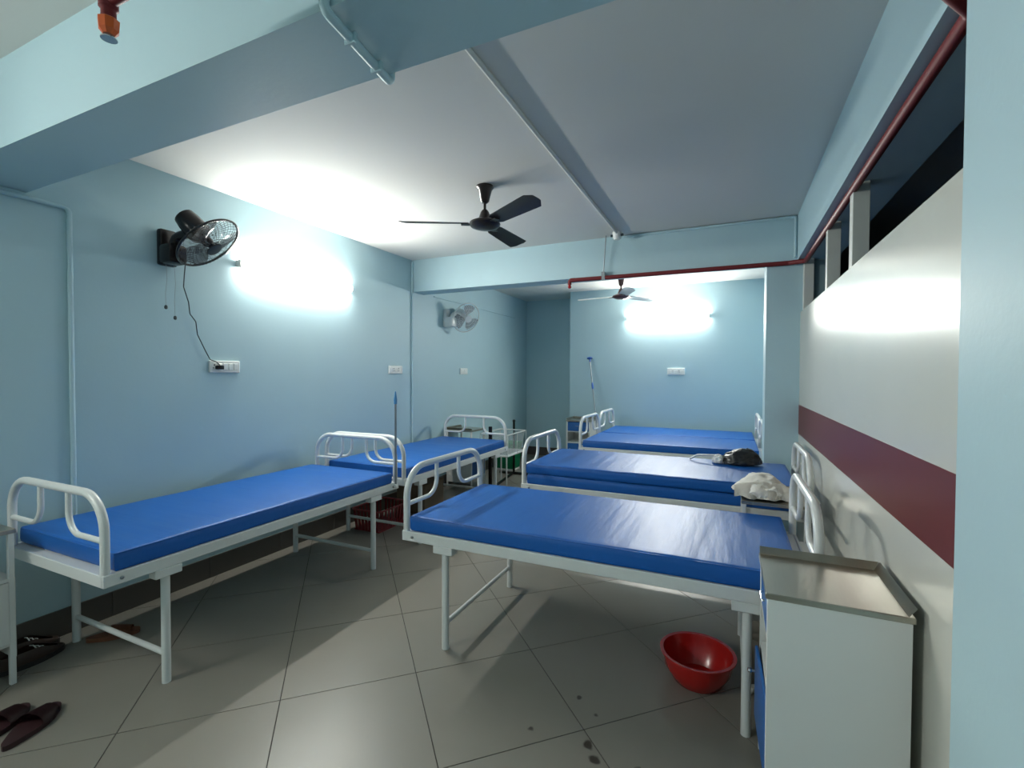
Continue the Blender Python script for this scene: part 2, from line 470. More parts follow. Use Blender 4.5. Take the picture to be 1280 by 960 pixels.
# ------------------------------------------------------------------ ceiling fans
def blade_bm(L0=0.085, L1=0.61, w0=0.055, w1=0.075, tilt=R(-14)):
    bm = NB()
    prof = []
    n = 12
    up_ = []; lo = []
    for i in range(n+1):
        s = i/n
        x = L0+0.03+(L1-L0-0.03)*s
        hw = w0+(w1-w0)*s
        if s > 0.9: hw *= math.sqrt(max(0.12, 1-((s-0.9)/0.1)**2*0.8))
        if s < 0.06: hw *= 0.75
        up_.append((x, hw)); lo.append((x, -hw))
    def pt(x, y, dz): 
        z = 0.010*(1-(y/w1)**2)
        return Vector((x, y*math.cos(tilt)-z*math.sin(tilt), y*math.sin(tilt)+z*math.cos(tilt)+dz))
    rows_t = []; rows_b = []
    for (x, hw) in up_:
        ys = [-hw, -hw*0.5, 0, hw*0.5, hw]
        rows_t.append([bm.verts.new(pt(x, y, 0.0015)) for y in ys])
        rows_b.append([bm.verts.new(pt(x, y, -0.0015)) for y in ys])
    for i in range(n):
        for k in range(4):
            bm.faces.new((rows_t[i][k], rows_t[i+1][k], rows_t[i+1][k+1], rows_t[i][k+1]))
            bm.faces.new((rows_b[i][k], rows_b[i][k+1], rows_b[i+1][k+1], rows_b[i+1][k]))
        for k in (0, 4):
            bm.faces.new((rows_t[i][k], rows_b[i][k], rows_b[i+1][k], rows_t[i+1][k]))
    for i in (0, n):
        for k in range(4):
            bm.faces.new((rows_t[i][k], rows_t[i][k+1], rows_b[i][k+1], rows_b[i][k]))
    return bm

def ceiling_fan(label, loc, a0, mm, bmt, drop=0.0, cl=0.122):
    t = thing('ceiling_fan', label, 'fan', loc)
    z = -drop
    obj('canopy', lathe(NB(), [(0, 0), (0.062, 0), (0.064, -0.012), (0.050, -0.03), (0.030, 0.012-cl), (0.016, -cl), (0, -cl)], 24), mm, t, True)
    obj('down_rod', tube(NB(), [(0, 0, -0.1), (0, 0, -0.20-drop)], 0.010, 12), mm, t, True)
    obj('lower_cup', lathe(NB(), [(0, z-0.165), (0.018, z-0.168), (0.030, z-0.185), (0.048, z-0.235), (0.062, z-0.245), (0, z-0.246)], 24), mm, t, True)
    obj('motor', lathe(NB(), [(0, z-0.238), (0.075, z-0.242), (0.108, z-0.258), (0.113, z-0.272), (0.100, z-0.288), (0.06, z-0.303), (0, z-0.308)], 32), mm, t, True)
    me = None
    for k in range(3):
        a = R(a0+120*k)
        if me is None:
            b = obj('blade', blade_bm(), bmt, t, True); me = b.data
        else:
            b = bpy.data.objects.new('blade', me); C.objects.link(b); b.parent = t
        b.location = (0, 0, z-0.272); b.rotation_euler = (0, 0, a)
        bm = NB(); box(bm, 0.085, 0.17, -0.022, 0.022, -0.006, -0.001, 0.001, 1)
        ar = obj('blade_bracket', bm, mm, b)
    return t
ceiling_fan('dark brown three-blade ceiling fan in front of the far beam', (-1.612, 3.03, ZC), 209, 'brown', 'fanblade', 0.0)
ceiling_fan('brown ceiling fan, blades whitened for tube glare, beyond the far beam near the back tube light', (-1.32, 6.3, ZC), 52, 'brownlight', 'whitep', 0.05, 0.185)  # white blade colour carries the back tube's glare

# ------------------------------------------------------------------ wall fans
def wall_fan(label, plate, centre, axis, Rg, body, bladem, guardm, logo=False, cords=True):
    px_, py_, pz_ = plate
    t = thing('wall_fan', label, 'fan', (px_, py_, pz_))
    O = Vector(plate); c = Vector(centre)-O; a = Vector(axis).normalized()
    obj('wall_plate', box(NB(), 0, 0.05, -0.055, 0.055, -0.12, 0.12, 0.015, 2), body, t, True)
    obj('base_housing', box(NB(), 0.03, 0.15, -0.06, 0.06, -0.115, 0.015, 0.022, 2), body, t, True)
    back = c-a*0.14
    obj('arm', tube(NB(), fillet([Vector((0.09, 0, -0.02)), Vector((0.13, 0, 0.06)), back+a*0.03], 0.05, 5), [0.034]*1+[0.03]*6+[0.028]*1 if False else 0.030, 12), body, t, True)
    obj('motor_housing', lathe(NB(), [(0, -0.245), (0.040, -0.243), (0.062, -0.228), (0.070, -0.18), (0.074, -0.09), (0.052, -0.06), (0, -0.058)], 24, axis_mtx(a, c)), body, t, True)
    obj('hub', lathe(NB(), [(0, -0.03), (0.03, -0.03), (0.034, 0.0), (0.02, 0.025), (0, 0.03)], 20, axis_mtx(a, c)), body, t, True)
    # guard: rings and spokes, front dome and back dome
    mt = axis_mtx(a, c)
    def gz(r, s): return s*0.062*math.sqrt(max(0, 1-(r/Rg)**2))*0.95
    rim = NB()
    tube(rim, [mt @ Vector((Rg*math.cos(2*PI*k/48), Rg*math.sin(2*PI*k/48), 0)) for k in range(49)], 0.0075, 8, False)
    obj('guard_rim', rim, body, t, True)
    for s, nm in ((1, 'front_grille'), (-1, 'rear_grille')):
        gb = NB()
        for k in range(40):
            th = 2*PI*k/40
            pts = []
            for i in range(6):
                r = 0.045+(Rg-0.045)*i/5
                tw = th+(0.25*i/5)
                pts.append(mt @ Vector((r*math.cos(tw), r*math.sin(tw), gz(r, s))))
            tube(gb, pts, 0.0012, 4, False)
        for rr in (0.09, 0.135):
            tube(gb, [mt @ Vector((rr*math.cos(2*PI*k/36), rr*math.sin(2*PI*k/36), gz(rr, s))) for k in range(37)], 0.0012, 4, False)
        o = obj(nm, gb, guardm, t)
        if s == 1:
            obj('badge', lathe(NB(), [(0, 0.062), (0.048, 0.060), (0.050, 0.054), (0, 0.053)], 24, mt), body, o, True)
    # blades
    for k in range(3):
        bm = NB()
        th = 2*PI*k/3+0.5
        rows = []
        for i in range(7):
            s = i/6; r = 0.03+(Rg-0.05)*s
            half = (0.28+0.42*math.sin(PI*min(1, s*0.62+0.12)))*1.0
            row = []
            for j in range(6):
                q = j/5-0.5
                an = th+q*2*half*(1.0 if s > 0.15 else 0.8)
                row.append(bm.verts.new(mt @ Vector((r*math.cos(an), r*math.sin(an), q*0.045))))
            rows.append(row)
        for i in range(6):
            for j in range(5):
                bm.faces.new((rows[i][j], rows[i+1][j], rows[i+1][j+1], rows[i][j+1]))
        ex = bmesh.ops.solidify(bm, geom=bm.faces[:], thickness=0.002)
        obj('blade', bm, bladem, t, True)
    return t
bf = wall_fan('black wall fan tilted down on the left wall beside the lit tube', (XL, 1.93, 2.33), (-3.10, 2.00, 2.345), (0.60, 0.30, -0.74), 0.205, 'black', 'smoke', 'black')
# pull cords and lead of the black fan (local to the fan's base)
for (p0, p1, nm) in (((0.045, -0.018, -0.115), (0.045, -0.022, -0.385), 'pull_cord'), ((0.05, 0.03, -0.115), (0.05, 0.032, -0.45), 'pull_cord')):
    a = Vector(p0); b = Vector(p1)
    o = obj(nm, tube(NB(), [a, a.lerp(b, 0.35)+Vector((0, 0.006, 0)), a.lerp(b, 0.7)+Vector((0, -0.003, 0)), b], 0.0012, 6), 'rod', bf)
    obj('cord_knob', lathe(NB(), [(0, 0.0), (0.006, 0.002), (0.010, -0.008), (0.009, -0.02), (0, -0.026)], 12, Matrix.Translation(b)), 'knob', o, True)
lead = [(0.08, 0.085, -0.08), (0.04, 0.10, -0.16), (0.03, 0.10, -0.24), (0.025, 0.135, -0.34), (0.022, 0.145, -0.42), (0.022, 0.185, -0.47), (0.022, 0.195, -0.56), (0.02, 0.25, -0.67), (0.02, 0.285, -0.735), (0.03, 0.325, -0.75), (0.038, 0.345, -0.775)]
o = obj('power_cable', tube(NB(), fillet(lead, 0.03, 3), 0.0035, 8), 'knob', bf, True)
obj('plug', box(NB(), 0.016, 0.05, 0.322, 0.372, -0.805, -0.775, 0.006, 2), 'black', o, True)
wall_fan('white wall fan with grey blades on the left wall beyond the far beam', (XL, 5.37, 2.23), (-3.22, 5.53, 2.245), (0.72, -0.35, -0.35), 0.20, 'white', 'clearblade', 'white')

# ------------------------------------------------------------------ beds
BED_L, BED_W = 2.0, 0.90
def make_bed(label, group):
    t = thing('hospital_bed', label, 'bed', (0, 0, 0), 0, group)
    for s in (-1, 1):
        obj('side_rail', box(NB(), -1.0, 1.0, s*0.45-0.014*(s > 0)-0.0*(s < 0), s*0.45+0.014*(s < 0), 0.567, 0.622, 0.003, 1), 'white', t)
        er = obj('end_rail', box(NB(), s*1.0-0.014*(s > 0), s*1.0+0.014*(s < 0), -0.436, 0.436, 0.567, 0.622, 0.003, 1), 'white', t)
        for q in (-1, 1):
            obj('bolt', lathe(NB(), [(0, 0), (0.008, 0), (0.008, 0.004), (0.004, 0.006), (0, 0.006)], 8, axis_mtx((0, s, 0), (q*0.93, s*0.45, 0.593))), 'rod', t)
            x, y = q*0.735, s*0.415
            lg = obj('leg', tube(NB(), [(x, y, 0), (x, y, 0.53)], 0.0195, 14), 'white', t, True)
            obj('leg_bracket', box(NB(), x-0.06, x+0.06, y-0.022, y+0.034 if s > 0 else y+0.022, 0.525, 0.567, 0.003, 1) if s > 0 else box(NB(), x-0.06, x+0.06, y-0.034, y+0.022, 0.525, 0.567, 0.003, 1), 'white', t)
    for q in (-1, 1):
        x = q*0.735
        obj('cross_bar', tube(NB(), [(x, -0.40, 0.14), (x, 0.40, 0.14)], 0.0135, 12), 'white', t, True)
        hx = q*0.982
        pts = fillet([(hx, -0.428, 0.60), (hx, -0.428, 0.965), (hx, 0.428, 0.965), (hx, 0.428, 0.60)], 0.16, 10)
        hr = obj('head_rail', tube(NB(), pts, 0.0185, 14), 'white', t, True)
        for s in (-1, 1):
            lp = fillet([(hx, s*0.42, 0.765), (hx, s*0.13, 0.765), (hx, s*0.13, 0.955)], 0.10, 8)
            obj('rail_loop', tube(NB(), lp, 0.0125, 12), 'white', hr, True)
    dk = NB(); box(dk, -0.985, 0.985, -0.435, 0.435, 0.600, 0.6185)
    obj('bed_deck', dk, 'cabwhite', t)
    return t
BG = 'hospital beds of the ward'
ROT = R(90)
beds = {}
bedC = make_bed('white metal bed at the right, nearest, with the red basin under it', BG)
bedC.location = (-0.66, 2.59, 0)
dup(bedC, (-0.515, 3.92, 0), 0, 'white metal bed in the middle of the right row carrying two stacked mattresses', BG)
dup(bedC, (-0.65, 5.95, 0), 0, 'white metal bed, third in the right row, set against the farthest bed', BG)
dup(bedC, (-0.65, 6.87, 0), 0, 'farthest white metal bed, below the tube light of the back wall', BG)
dup(bedC, (-2.885, 2.10, 0), ROT, 'white metal bed along the left wall nearest the camera', BG)
dup(bedC, (-2.885, 4.175, 0), ROT, 'white metal bed along the left wall, second one, beyond the near bed', BG)
for b in (bedC,): pass

def mattress(label, loc, rz, seed, L=1.88, W=0.868, T=0.083, crease=False):
    bm = NB()
    nx, ny = 64, 26
    rnd = 0.012
    def prof(u):   # rounded edge height
        return 0
    def line(Ln, n): return [-Ln/2, -Ln/2+0.004, -Ln/2+0.010]+[-Ln/2+0.02+(Ln-0.04)*q/(n-6) for q in range(n-5)]+[Ln/2-0.010, Ln/2-0.004, Ln/2]
    xs = line(L, nx); ys = line(W, ny)
    top = []
    for i in range(nx+1):
        row = []
        for j in range(ny+1):
            x = xs[i]; y = ys[j]
            ex = min(x+L/2, L/2-x); ey = min(y+W/2, W/2-y); e = min(ex, ey)
            z = T
            z += 0.0035*noise.noise(Vector((x*2.6+seed, y*1.0, seed*3.1)))+0.0022*noise.noise(Vector((x*9+seed, y*1.6, 2.2)))
            z += 0.0012*noise.noise(Vector((x*26+seed, y*2.5, 5.2)))
            if crease:
                d = (x+0.72)-0.10*(y+0.4)
                z -= 0.010*math.exp(-(d/0.030)**2)
                d = (x+0.865)-0.02*y
                z += 0.004*math.exp(-(d/0.02)**2)
            z -= 0.010 if e < 0.001 else (0.0035 if e < 0.006 else (0.0006 if e < 0.012 else 0))
            row.append(bm.verts.new((x, y, z)))
        top.append(row)
    for i in range(nx):
        for j in range(ny):
            bm.faces.new((top[i][j], top[i+1][j], top[i+1][j+1], top[i][j+1]))
    ring = [top[i][0] for i in range(nx+1)]+[top[nx][j] for j in range(1, ny+1)]+[top[i][ny] for i in range(nx-1, -1, -1)]+[top[0][j] for j in range(ny-1, 0, -1)]
    n = len(ring)
    prev = ring
    for (zz, k) in ((T*0.55, 1.002), (T*0.25, 1.002), (0.006, 1.0), (0.0, 0.994)):
        cur = []
        for v in ring:
            bul = 0.003*noise.noise(Vector((v.co.x*5, v.co.y*5, seed)))
            cur.append(bm.verts.new((v.co.x*k+(bul if abs(v.co.x) > L/2-0.02 else 0), v.co.y*k+(bul if abs(v.co.y) > W/2-0.02 else 0), zz)))
        for q in range(n):
            f = bm.faces.new((prev[q], cur[q], cur[(q+1) % n], prev[(q+1) % n]))
            f.material_index = 0
        prev = cur
    bm.faces.new(prev)
    o = obj('mattress', bm, ['vinyl', 'piping'], None, True, loc)
    o.rotation_euler = (0, 0, rz)
    tag(o, label, 'mattress', 'blue vinyl mattresses')
    pb = NB()
    for zz in (T*0.93,):
        hx, hy = L/2*0.999, W/2*0.999
        tube(pb, fillet([(-hx, 0, zz), (-hx, -hy, zz), (hx, -hy, zz), (hx, hy, zz), (-hx, hy, zz), (-hx, 0, zz)], 0.012, 3), 0.0028, 6, False)
    obj('piping', pb, 'vinyl', o, True)
    return o
ZM = 0.6225
mattress('creased blue mattress on the nearest right-hand bed', (-0.675, 2.59, ZM), 0, 1.0, crease=False)
mattress('lower blue mattress of the stacked pair on the middle right bed', (-0.525, 3.92, ZM), 0, 2.0, T=0.078)
mattress('upper blue mattress of the stacked pair on the middle right bed', (-0.535, 3.92, ZM+0.083), 0, 3.0, T=0.076)
mattress('blue mattress on the third bed of the right row, before the farthest', (-0.66, 5.955, ZM), 0, 4.0)
mattress('blue mattress on the farthest bed, below the back wall light', (-0.66, 6.865, ZM), 0, 8.0)
mattress('blue mattress on the near bed along the left wall', (-2.885, 2.09, ZM), ROT, 5.0)
mattress('blue mattress on the second bed along the left wall', (-2.885, 4.165, ZM), ROT, 6.0)

# ------------------------------------------------------------------ bedside cabinets (front faces local -y)
def cabinet(label, loc, rz, H=0.78, ajar=0.0, drawer=True, doorm='cabblue', W=0.38, D=0.38, rims=('back', 'left'), group='bedside cabinets', open_z=(0.44, 0.60), low=0.13):
    t = thing('bedside_cabinet', label, 'cabinet', loc, rz, group)
    x, y = W/2, D/2
    for sx in (-1, 1):
        for sy in (-1, 1):
            obj('post', box(NB(), *sorted((sx*x, sx*(x-0.022))), *sorted((sy*y, sy*(y-0.022))), 0, H-0.01, 0.002, 1), 'cabwhite', t)
        obj('side_panel', box(NB(), *sorted((sx*(x+0.0015), sx*(x-0.012))), -y+0.0015, y-0.0015, low-0.06, H-0.012 if drawer else open_z[0]), 'cabwhite', t)
    obj('back_panel', box(NB(), -x+0.02, x-0.02, y-0.012, y-0.003, low, H-0.012 if drawer else open_z[0]), 'cabwhite', t)
    obj('shelf', box(NB(), -x+0.012, x-0.012, -y+0.004, y-0.012, open_z[0]-0.016, open_z[0]), 'cabwhite', t)
    obj('bottom_panel', box(NB(), -x+0.012, x-0.012, -y+0.004, y-0.012, low, low+0.014), 'cabwhite', t)
    # steel top with upturned rims
    tp = NB()
    box(tp, -x-0.006, x+0.006, -y-0.006, y+0.006, H-0.020, H, 0.003, 1)
    top = obj('steel_top', tp, 'steel', t)
    if 'back' in rims:
        bm = NB(); vs_ = [bm.verts.new(p) for p in ((-x-0.004, y-0.012, H), (x+0.004, y-0.012, H), (x+0.004, y+0.008, H+0.028), (-x-0.004, y+0.008, H+0.028))]
        bm.faces.new(vs_); bmesh.ops.solidify(bm, geom=bm.faces[:], thickness=0.0025)
        obj('rim', bm, 'steel', top)
    for nm, sx in (('left', -1), ('right', 1)):
        if nm in rims:
            bm = NB(); vs_ = [bm.verts.new(p) for p in ((sx*(x-0.012), -y-0.004, H), (sx*(x-0.012), y-0.01, H), (sx*(x+0.007), y+0.004, H+0.026), (sx*(x+0.007), -y-0.004, H+0.026))]
            bm.faces.new(vs_); bmesh.ops.solidify(bm, geom=bm.faces[:], thickness=0.0025)
            obj('rim', bm, 'steel', top)
    if drawer:
        dr = obj('drawer', box(NB(), -x+0.0225, x-0.0225, -y+0.003, y-0.03, open_z[1]+0.012, H-0.03, 0.003, 1), doorm, t)
        obj('handle', tube(NB(), fillet([(-0.04, -y+0.003, (open_z[1]+H)/2), (-0.04, -y-0.008, (open_z[1]+H)/2), (0.04, -y-0.008, (open_z[1]+H)/2), (0.04, -y+0.003, (open_z[1]+H)/2)], 0.008, 3), 0.004, 8), 'chrome', dr, True)
        obj('drawer_shelf', box(NB(), -x+0.012, x-0.012, -y+0.004, y-0.012, open_z[1]-0.004, open_z[1]+0.008), 'cabwhite', t)
    bm = NB(); box(bm, 0, W-0.043, -0.006, 0.006, low+0.01, open_z[0]-0.02, 0.003, 1)
    if doorm == 'cabwhite':
        box(bm, 0.05, W-0.10, -0.013, -0.006, low+0.06, open_z[0]-0.07, 0.004, 1)
    d = obj('door', bm, doorm, t)
    d.location = (x-0.0215, -y+0.004, 0); d.rotation_euler = (0, 0, PI+ajar)
    obj('door_knob', lathe(NB(), [(0, 0), (0.005, 0), (0.005, 0.012), (0.011, 0.018), (0.009, 0.026), (0, 0.028)], 12, axis_mtx((0, 1, 0), (W-0.09, 0.008, open_z[0]-0.10))), 'chrome', d, True)
    return t
cabinet('white steel-topped cabinet in the right foreground against the partition', (0.309, 1.94, 0), R(-90), 0.785, ajar=R(2.5))
cabinet('steel-topped cabinet between the two right-hand beds, with white cloth on it', (0.262, 3.255, 0), R(-90), 0.765, drawer=False, open_z=(0.45, 0.70))
cabinet('white cabinet with open shelf, cut off at the left picture edge by the near bed', (-3.30, 0.865, 0), R(90), 0.75, drawer=False, doorm='cabwhite', open_z=(0.515, 0.715), low=0.19)
cabinet('cabinet with blue drawer and blue door standing against the back wall', (-2.13, 7.27, 0), 0, 0.78)
cabinet('cabinet with blue door by the left wall behind the second bed', (-3.22, 5.53, 0), R(90), 0.76, drawer=False, open_z=(0.45, 0.66))
bw = obj('bowl', lathe(NB(), [(0, 0), (0.03, 0), (0.05, 0.03), (0.052, 0.05), (0.046, 0.05), (0.04, 0.02), (0, 0.012)], 20), 'whitep', None, True, (-2.05, 7.14, 0.441))
tag(bw, 'small white bowl on the open shelf of the far blue cabinet', 'bowl')

# ------------------------------------------------------------------ things on beds and cabinets
def lump(sx, sy, sz, seed, amp, freq, ridge=True, sub=5):
    bm = NB()
    bmesh.ops.create_icosphere(bm, subdivisions=sub, radius=1.0)
    for v in bm.verts:
        n = v.co.normalized()
        d = 0
        f = freq; a = amp
        for k in range(4):
            q = noise.noise(Vector((n.x*f+seed, n.y*f*0.8, n.z*f+seed*0.5)))
            d += a*((1-2.4*abs(q)) if ridge else q)
            f *= 2.0; a *= 0.5
        v.co = n*(0.85+d)
        v.co.x *= sx; v.co.y *= sy; v.co.z *= sz
        if v.co.z < 0: v.co.z *= 0.12
    mz = min(v.co.z for v in bm.verts)
    for v in bm.verts: v.co.z -= mz
    return bm
# crumpled cloth
cl = lump(0.168, 0.17, 0.118, 3.3, 0.11, 1.4)
for v in cl.verts:
    if v.co.x > 0.06: v.co.z *= 1-0.45*min(1, (v.co.x-0.06)/0.1)
o = obj('cloth_bundle', cl, 'cloth', None, True, (0.185, 3.25, 0.766)); tag(o, 'crumpled off-white cloth heaped on the steel-topped cabinet between beds', 'cloth')
fb = NB()
nx, ny = 20, 12
rows = []
for i in range(nx+1):
    row = []
    for j in range(ny+1):
        u = i/nx; v_ = j/ny
        x = -0.155+0.30*u; y = -0.16+0.05*v_
        z = 0.012+0.09*v_*(0.7+0.3*math.sin(u*3))+0.012*noise.noise(Vector((u*7, v_*3, 1.7)))
        row.append(fb.verts.new((x, y+0.018*math.sin(u*17)*(1-v_), max(0.002, z))))
    rows.append(row)
for i in range(nx):
    for j in range(ny):
        fb.faces.new((rows[i][j], rows[i+1][j], rows[i+1][j+1], rows[i][j+1]))
bmesh.ops.solidify(fb, geom=fb.faces[:], thickness=0.004)
obj('cloth_fold', fb, 'cloth', o, True)
# black polythene bag
bag = thing('black_bag', 'black polythene bag with a white tied end on the stacked mattresses', 'bag', (0.08, 4.19, 0.785))
bb = lump(0.165, 0.12, 0.135, 7.7, 0.07, 1.3)
for v in bb.verts:
    v.co.z *= (0.80+0.20*(v.co.x/0.165+0.3)) if v.co.x < 0.05 else 0.97
obj('bag_body', bb, 'poly', bag, True)
wb = lump(0.055, 0.07, 0.06, 1.2, 0.12, 1.8, sub=4)
obj('white_end', wb, 'polyw', bag, True, (-0.155, 0.0, 0))
obj('strap', tube(NB(), fillet([(-0.17, 0.0, 0.055), (-0.24, 0.01, 0.052), (-0.32, 0.03, 0.045), (-0.38, 0.05, 0.006)], 0.05, 4), 0.008, 8), 'polyw', bag, True)

# ------------------------------------------------------------------ red basin and floor clutter
o = obj('basin', lathe(NB(), [(0, 0), (0.105, 0), (0.114, 0.006), (0.150, 0.066), (0.164, 0.130), (0.176, 0.138), (0.176, 0.144), (0.160, 0.143), (0.156, 0.128), (0.143, 0.066), (0.108, 0.014), (0, 0.010)], 48), 'red', None, True, (-0.13, 2.47, 0.0))
tag(o, 'red plastic basin on the floor under the nearest right-hand bed', 'basin')
o = obj('pipe_stub', lathe(NB(), [(0, 0), (0.022, 0), (0.024, 0.004), (0.024, 0.03), (0.017, 0.032), (0.017, 0.10), (0, 0.10)], 18, axis_mtx((0.9, 0.4, 0), (0.075, 2.455, 0.0242))), 'whitep', None, True)
tag(o, 'short white plastic pipe piece on the floor beside the red basin', 'pipe piece')

def shoe_outline(L, W, n=28):
    pts = []
    for k in range(n):
        a = 2*PI*k/n
        x = math.cos(a)*L/2
        wv = W/2*(1.0+0.22*math.cos(a))*(0.86+0.14*abs(math.cos(2*a)))
        pts.append((x, math.sin(a)*wv+0.008*math.cos(a)))
    return pts
def slipper(label, loc, rz, sole, strap, group, L=0.26, W=0.105):
    t = thing('slipper', label, 'slipper', loc, rz, group)
    bm = NB(); o_ = shoe_outline(L, W)
    low = [bm.verts.new((x, y, 0)) for x, y in o_]; hi = [bm.verts.new((x*1.01, y*1.02, 0.022)) for x, y in o_]
    bm.faces.new(low[::-1]); bm.faces.new(hi)
    for k in range(len(o_)):
        bm.faces.new((low[k], low[(k+1) % len(o_)], hi[(k+1) % len(o_)], hi[k]))
    obj('sole', bm, sole, t)
    bm = NB(); rows = []
    for i in range(7):
        x = -0.01+0.095*i/6
        row = []
        for j in range(9):
            a = PI*j/8
            sc = 1-0.25*(i/6)**2
            row.append(bm.verts.new((x, math.cos(a)*W*0.56*sc, 0.015+math.sin(a)*0.052*(1-0.35*i/6))))
        rows.append(row)
    for i in range(6):
        for j in range(8):
            bm.faces.new((rows[i][j], rows[i+1][j], rows[i+1][j+1], rows[i][j+1]))
    bmesh.ops.solidify(bm, geom=bm.faces[:], thickness=0.005)
    obj('strap', bm, strap, t, True)
    return t
slipper('maroon slipper at the lower left of the floor, the right one of the pair', (-2.66, 0.945, 0), R(118), 'maroonrub', 'maroonrub', 'maroon slippers')
slipper('maroon slipper at the lower left of the floor, cut off by the picture edge', (-2.776, 0.883, 0), R(118), 'maroonrub', 'maroonrub', 'maroon slippers')
slipper('tan brown sandal under the near left bed beside its wall-side leg', (-3.165, 1.475, 0), R(50), 'tan', 'tan', 'footwear under the near left bed', 0.24, 0.09)

def shoe(label, loc, rz, m, group):
    t = thing('shoe', label, 'shoe', loc, rz, group)
    bm = NB(); o_ = shoe_outline(0.27, 0.10)
    low = [bm.verts.new((x, y, 0)) for x, y in o_]; hi = [bm.verts.new((x, y, 0.025)) for x, y in o_]
    bm.faces.new(low[::-1]); bm.faces.new(hi)
    for k in range(len(o_)):
        bm.faces.new((low[k], low[(k+1) % len(o_)], hi[(k+1) % len(o_)], hi[k]))
    obj('sole', bm, 'darkrub', t)
    bm = NB(); rows = []
    lv = [(1.0, 0.025), (1.0, 0.045), (0.93, 0.065), (0.8, 0.082)]
    for q, (k, z) in enumerate(lv):
        row = []
        for x, y in o_:
            zz = z if x < 0.02 else 0.025+(z-0.025)*max(0.25, 1-(x-0.02)/0.14)
            row.append(bm.verts.new((x*(0.97*k if x > 0 else 0.97), y*0.95*k, zz)))
        rows.append(row)
    for i in range(3):
        for k in range(len(o_)):
            k2 = (k+1) % len(o_)
            bm.faces.new((rows[i][k], rows[i][k2], rows[i+1][k2], rows[i+1][k]))
    obj('upper', bm, m, t, True)
    bm = NB()
    for q in range(3):
        tube(bm, [(0.0+0.02*q, -0.03, 0.078-0.012*q), (0.0+0.02*q, 0, 0.086-0.012*q), (0.0+0.02*q, 0.03, 0.078-0.012*q)], 0.003, 6)
    obj('laces', bm, 'whitep', t)
    return t
shoe('dark shoe against the skirting under the near left bed, closest to the wall', (-3.385, 1.19, 0), R(88), 'leather', 'footwear under the near left bed')
shoe('dark shoe under the near left bed, on the aisle side of the pair', (-3.265, 1.17, 0), R(95), 'leather', 'footwear under the near left bed')

# red basket under the second left bed
bk = thing('basket', 'faded red slatted plastic basket under the second bed on the left', 'basket', (-3.12, 3.70, 0))
obj('basket_floor', box(NB(), -0.15, 0.15, -0.21, 0.21, 0, 0.01), 'redpink', bk)
obj('basket_rim', tube(NB(), fillet([(0, -0.23, 0.2), (-0.17, -0.23, 0.2), (-0.17, 0.23, 0.2), (0.17, 0.23, 0.2), (0.17, -0.23, 0.2), (0, -0.23, 0.2)], 0.04, 4), 0.009, 8, False), 'redpink', bk, True)
def slat(x0, y0, x1, y1):
    bm = NB()
    d = Vector((x1-x0, y1-y0, 0)); 
    ny_ = Vector((-y0 if abs(x0) < 0.149 else 0, x0, 0))
    wdt = Vector((0.013, 0, 0)) if abs(y0) > 0.2 else Vector((0, 0.013, 0))
    a = Vector((x0, y0, 0.0)); b = Vector((x1, y1, 0.2))
    v = [bm.verts.new(p) for p in (a-wdt, a+wdt, b+wdt, b-wdt)]
    bm.faces.new(v); bmesh.ops.solidify(bm, geom=bm.faces[:], thickness=0.004)
    obj('slat', bm, 'redpink', bk)
for k in range(7):
    x = -0.12+0.04*k
    slat(x, -0.21, x*1.12, -0.23); slat(x, 0.21, x*1.12, 0.23)
for k in range(9):
    y = -0.168+0.042*k
    slat(-0.15, y, -0.17, y*1.1); slat(0.15, y, 0.17, y*1.1)
cbx = thing('carton', 'brown cardboard carton on the floor under the second left bed', 'box', (-3.12, 4.36, 0), R(6))
obj('carton_body', box(NB(), -0.17, 0.17, -0.22, 0.22, 0, 0.30, 0.004, 1), 'card', cbx)
for s in (-1, 1):
    obj('flap', box(NB(), *sorted((0.002*s, 0.168*s)), -0.215, 0.215, 0.301, 0.306), 'card', cbx)
obj('tape', box(NB(), -0.025, 0.025, -0.221, 0.221, 0.3065, 0.3075), 'tan', cbx)

# ------------------------------------------------------------------ poles
pl = thing('pole', 'grey steel rod with a light blue tip clipped upright where the two left beds meet', 'pole', (-2.4225, 3.045, 0))
obj('shaft', tube(NB(), [(0, 0, 0.585), (0, 0, 1.28)], 0.0085, 12), 'rod', pl, True)
obj('tip', lathe(NB(), [(0, 1.255), (0.0125, 1.255), (0.014, 1.29), (0.009, 1.325), (0.004, 1.355), (0, 1.358)], 14), 'lightblue', pl, True)
obj('holder_clip', box(NB(), -0.0115, 0.012, -0.014, 0.014, 0.585, 0.615, 0.004, 1), 'whitep', pl)

lp = thing('mop', 'blue-topped mop leaning on the back wall beside the farthest bed', 'mop', (-1.72, 6.92, 0))
A_ = Vector((-0.0, 0.0, 0.06)); B_ = Vector((-0.325, 0.50, 1.74))
obj('lower_shaft', tube(NB(), [A_, A_.lerp(B_, 0.74)], 0.010, 12), 'rod', lp, True)
obj('upper_shaft', tube(NB(), [A_.lerp(B_, 0.74), B_], 0.008, 12), 'rod', lp, True)
ax = (B_-A_).normalized()
obj('lock_collar', lathe(NB(), [(0, -0.05), (0.016, -0.05), (0.018, 0.0), (0.013, 0.05), (0, 0.05)], 14, axis_mtx(ax, A_.lerp(B_, 0.745))), 'bluep', lp, True)
obj('hook_grip', lathe(NB(), [(0, -0.05), (0.012, -0.05), (0.014, -0.01), (0.045, 0.004), (0.045, 0.016), (0, 0.018)], 16, axis_mtx(ax, B_)), 'bluep', lp, True)
obj('clamp', box(NB(), -0.05, 0.05, -0.02, 0.02, 0.04, 0.10, 0.006, 1), 'redpink', lp)
st = NB()
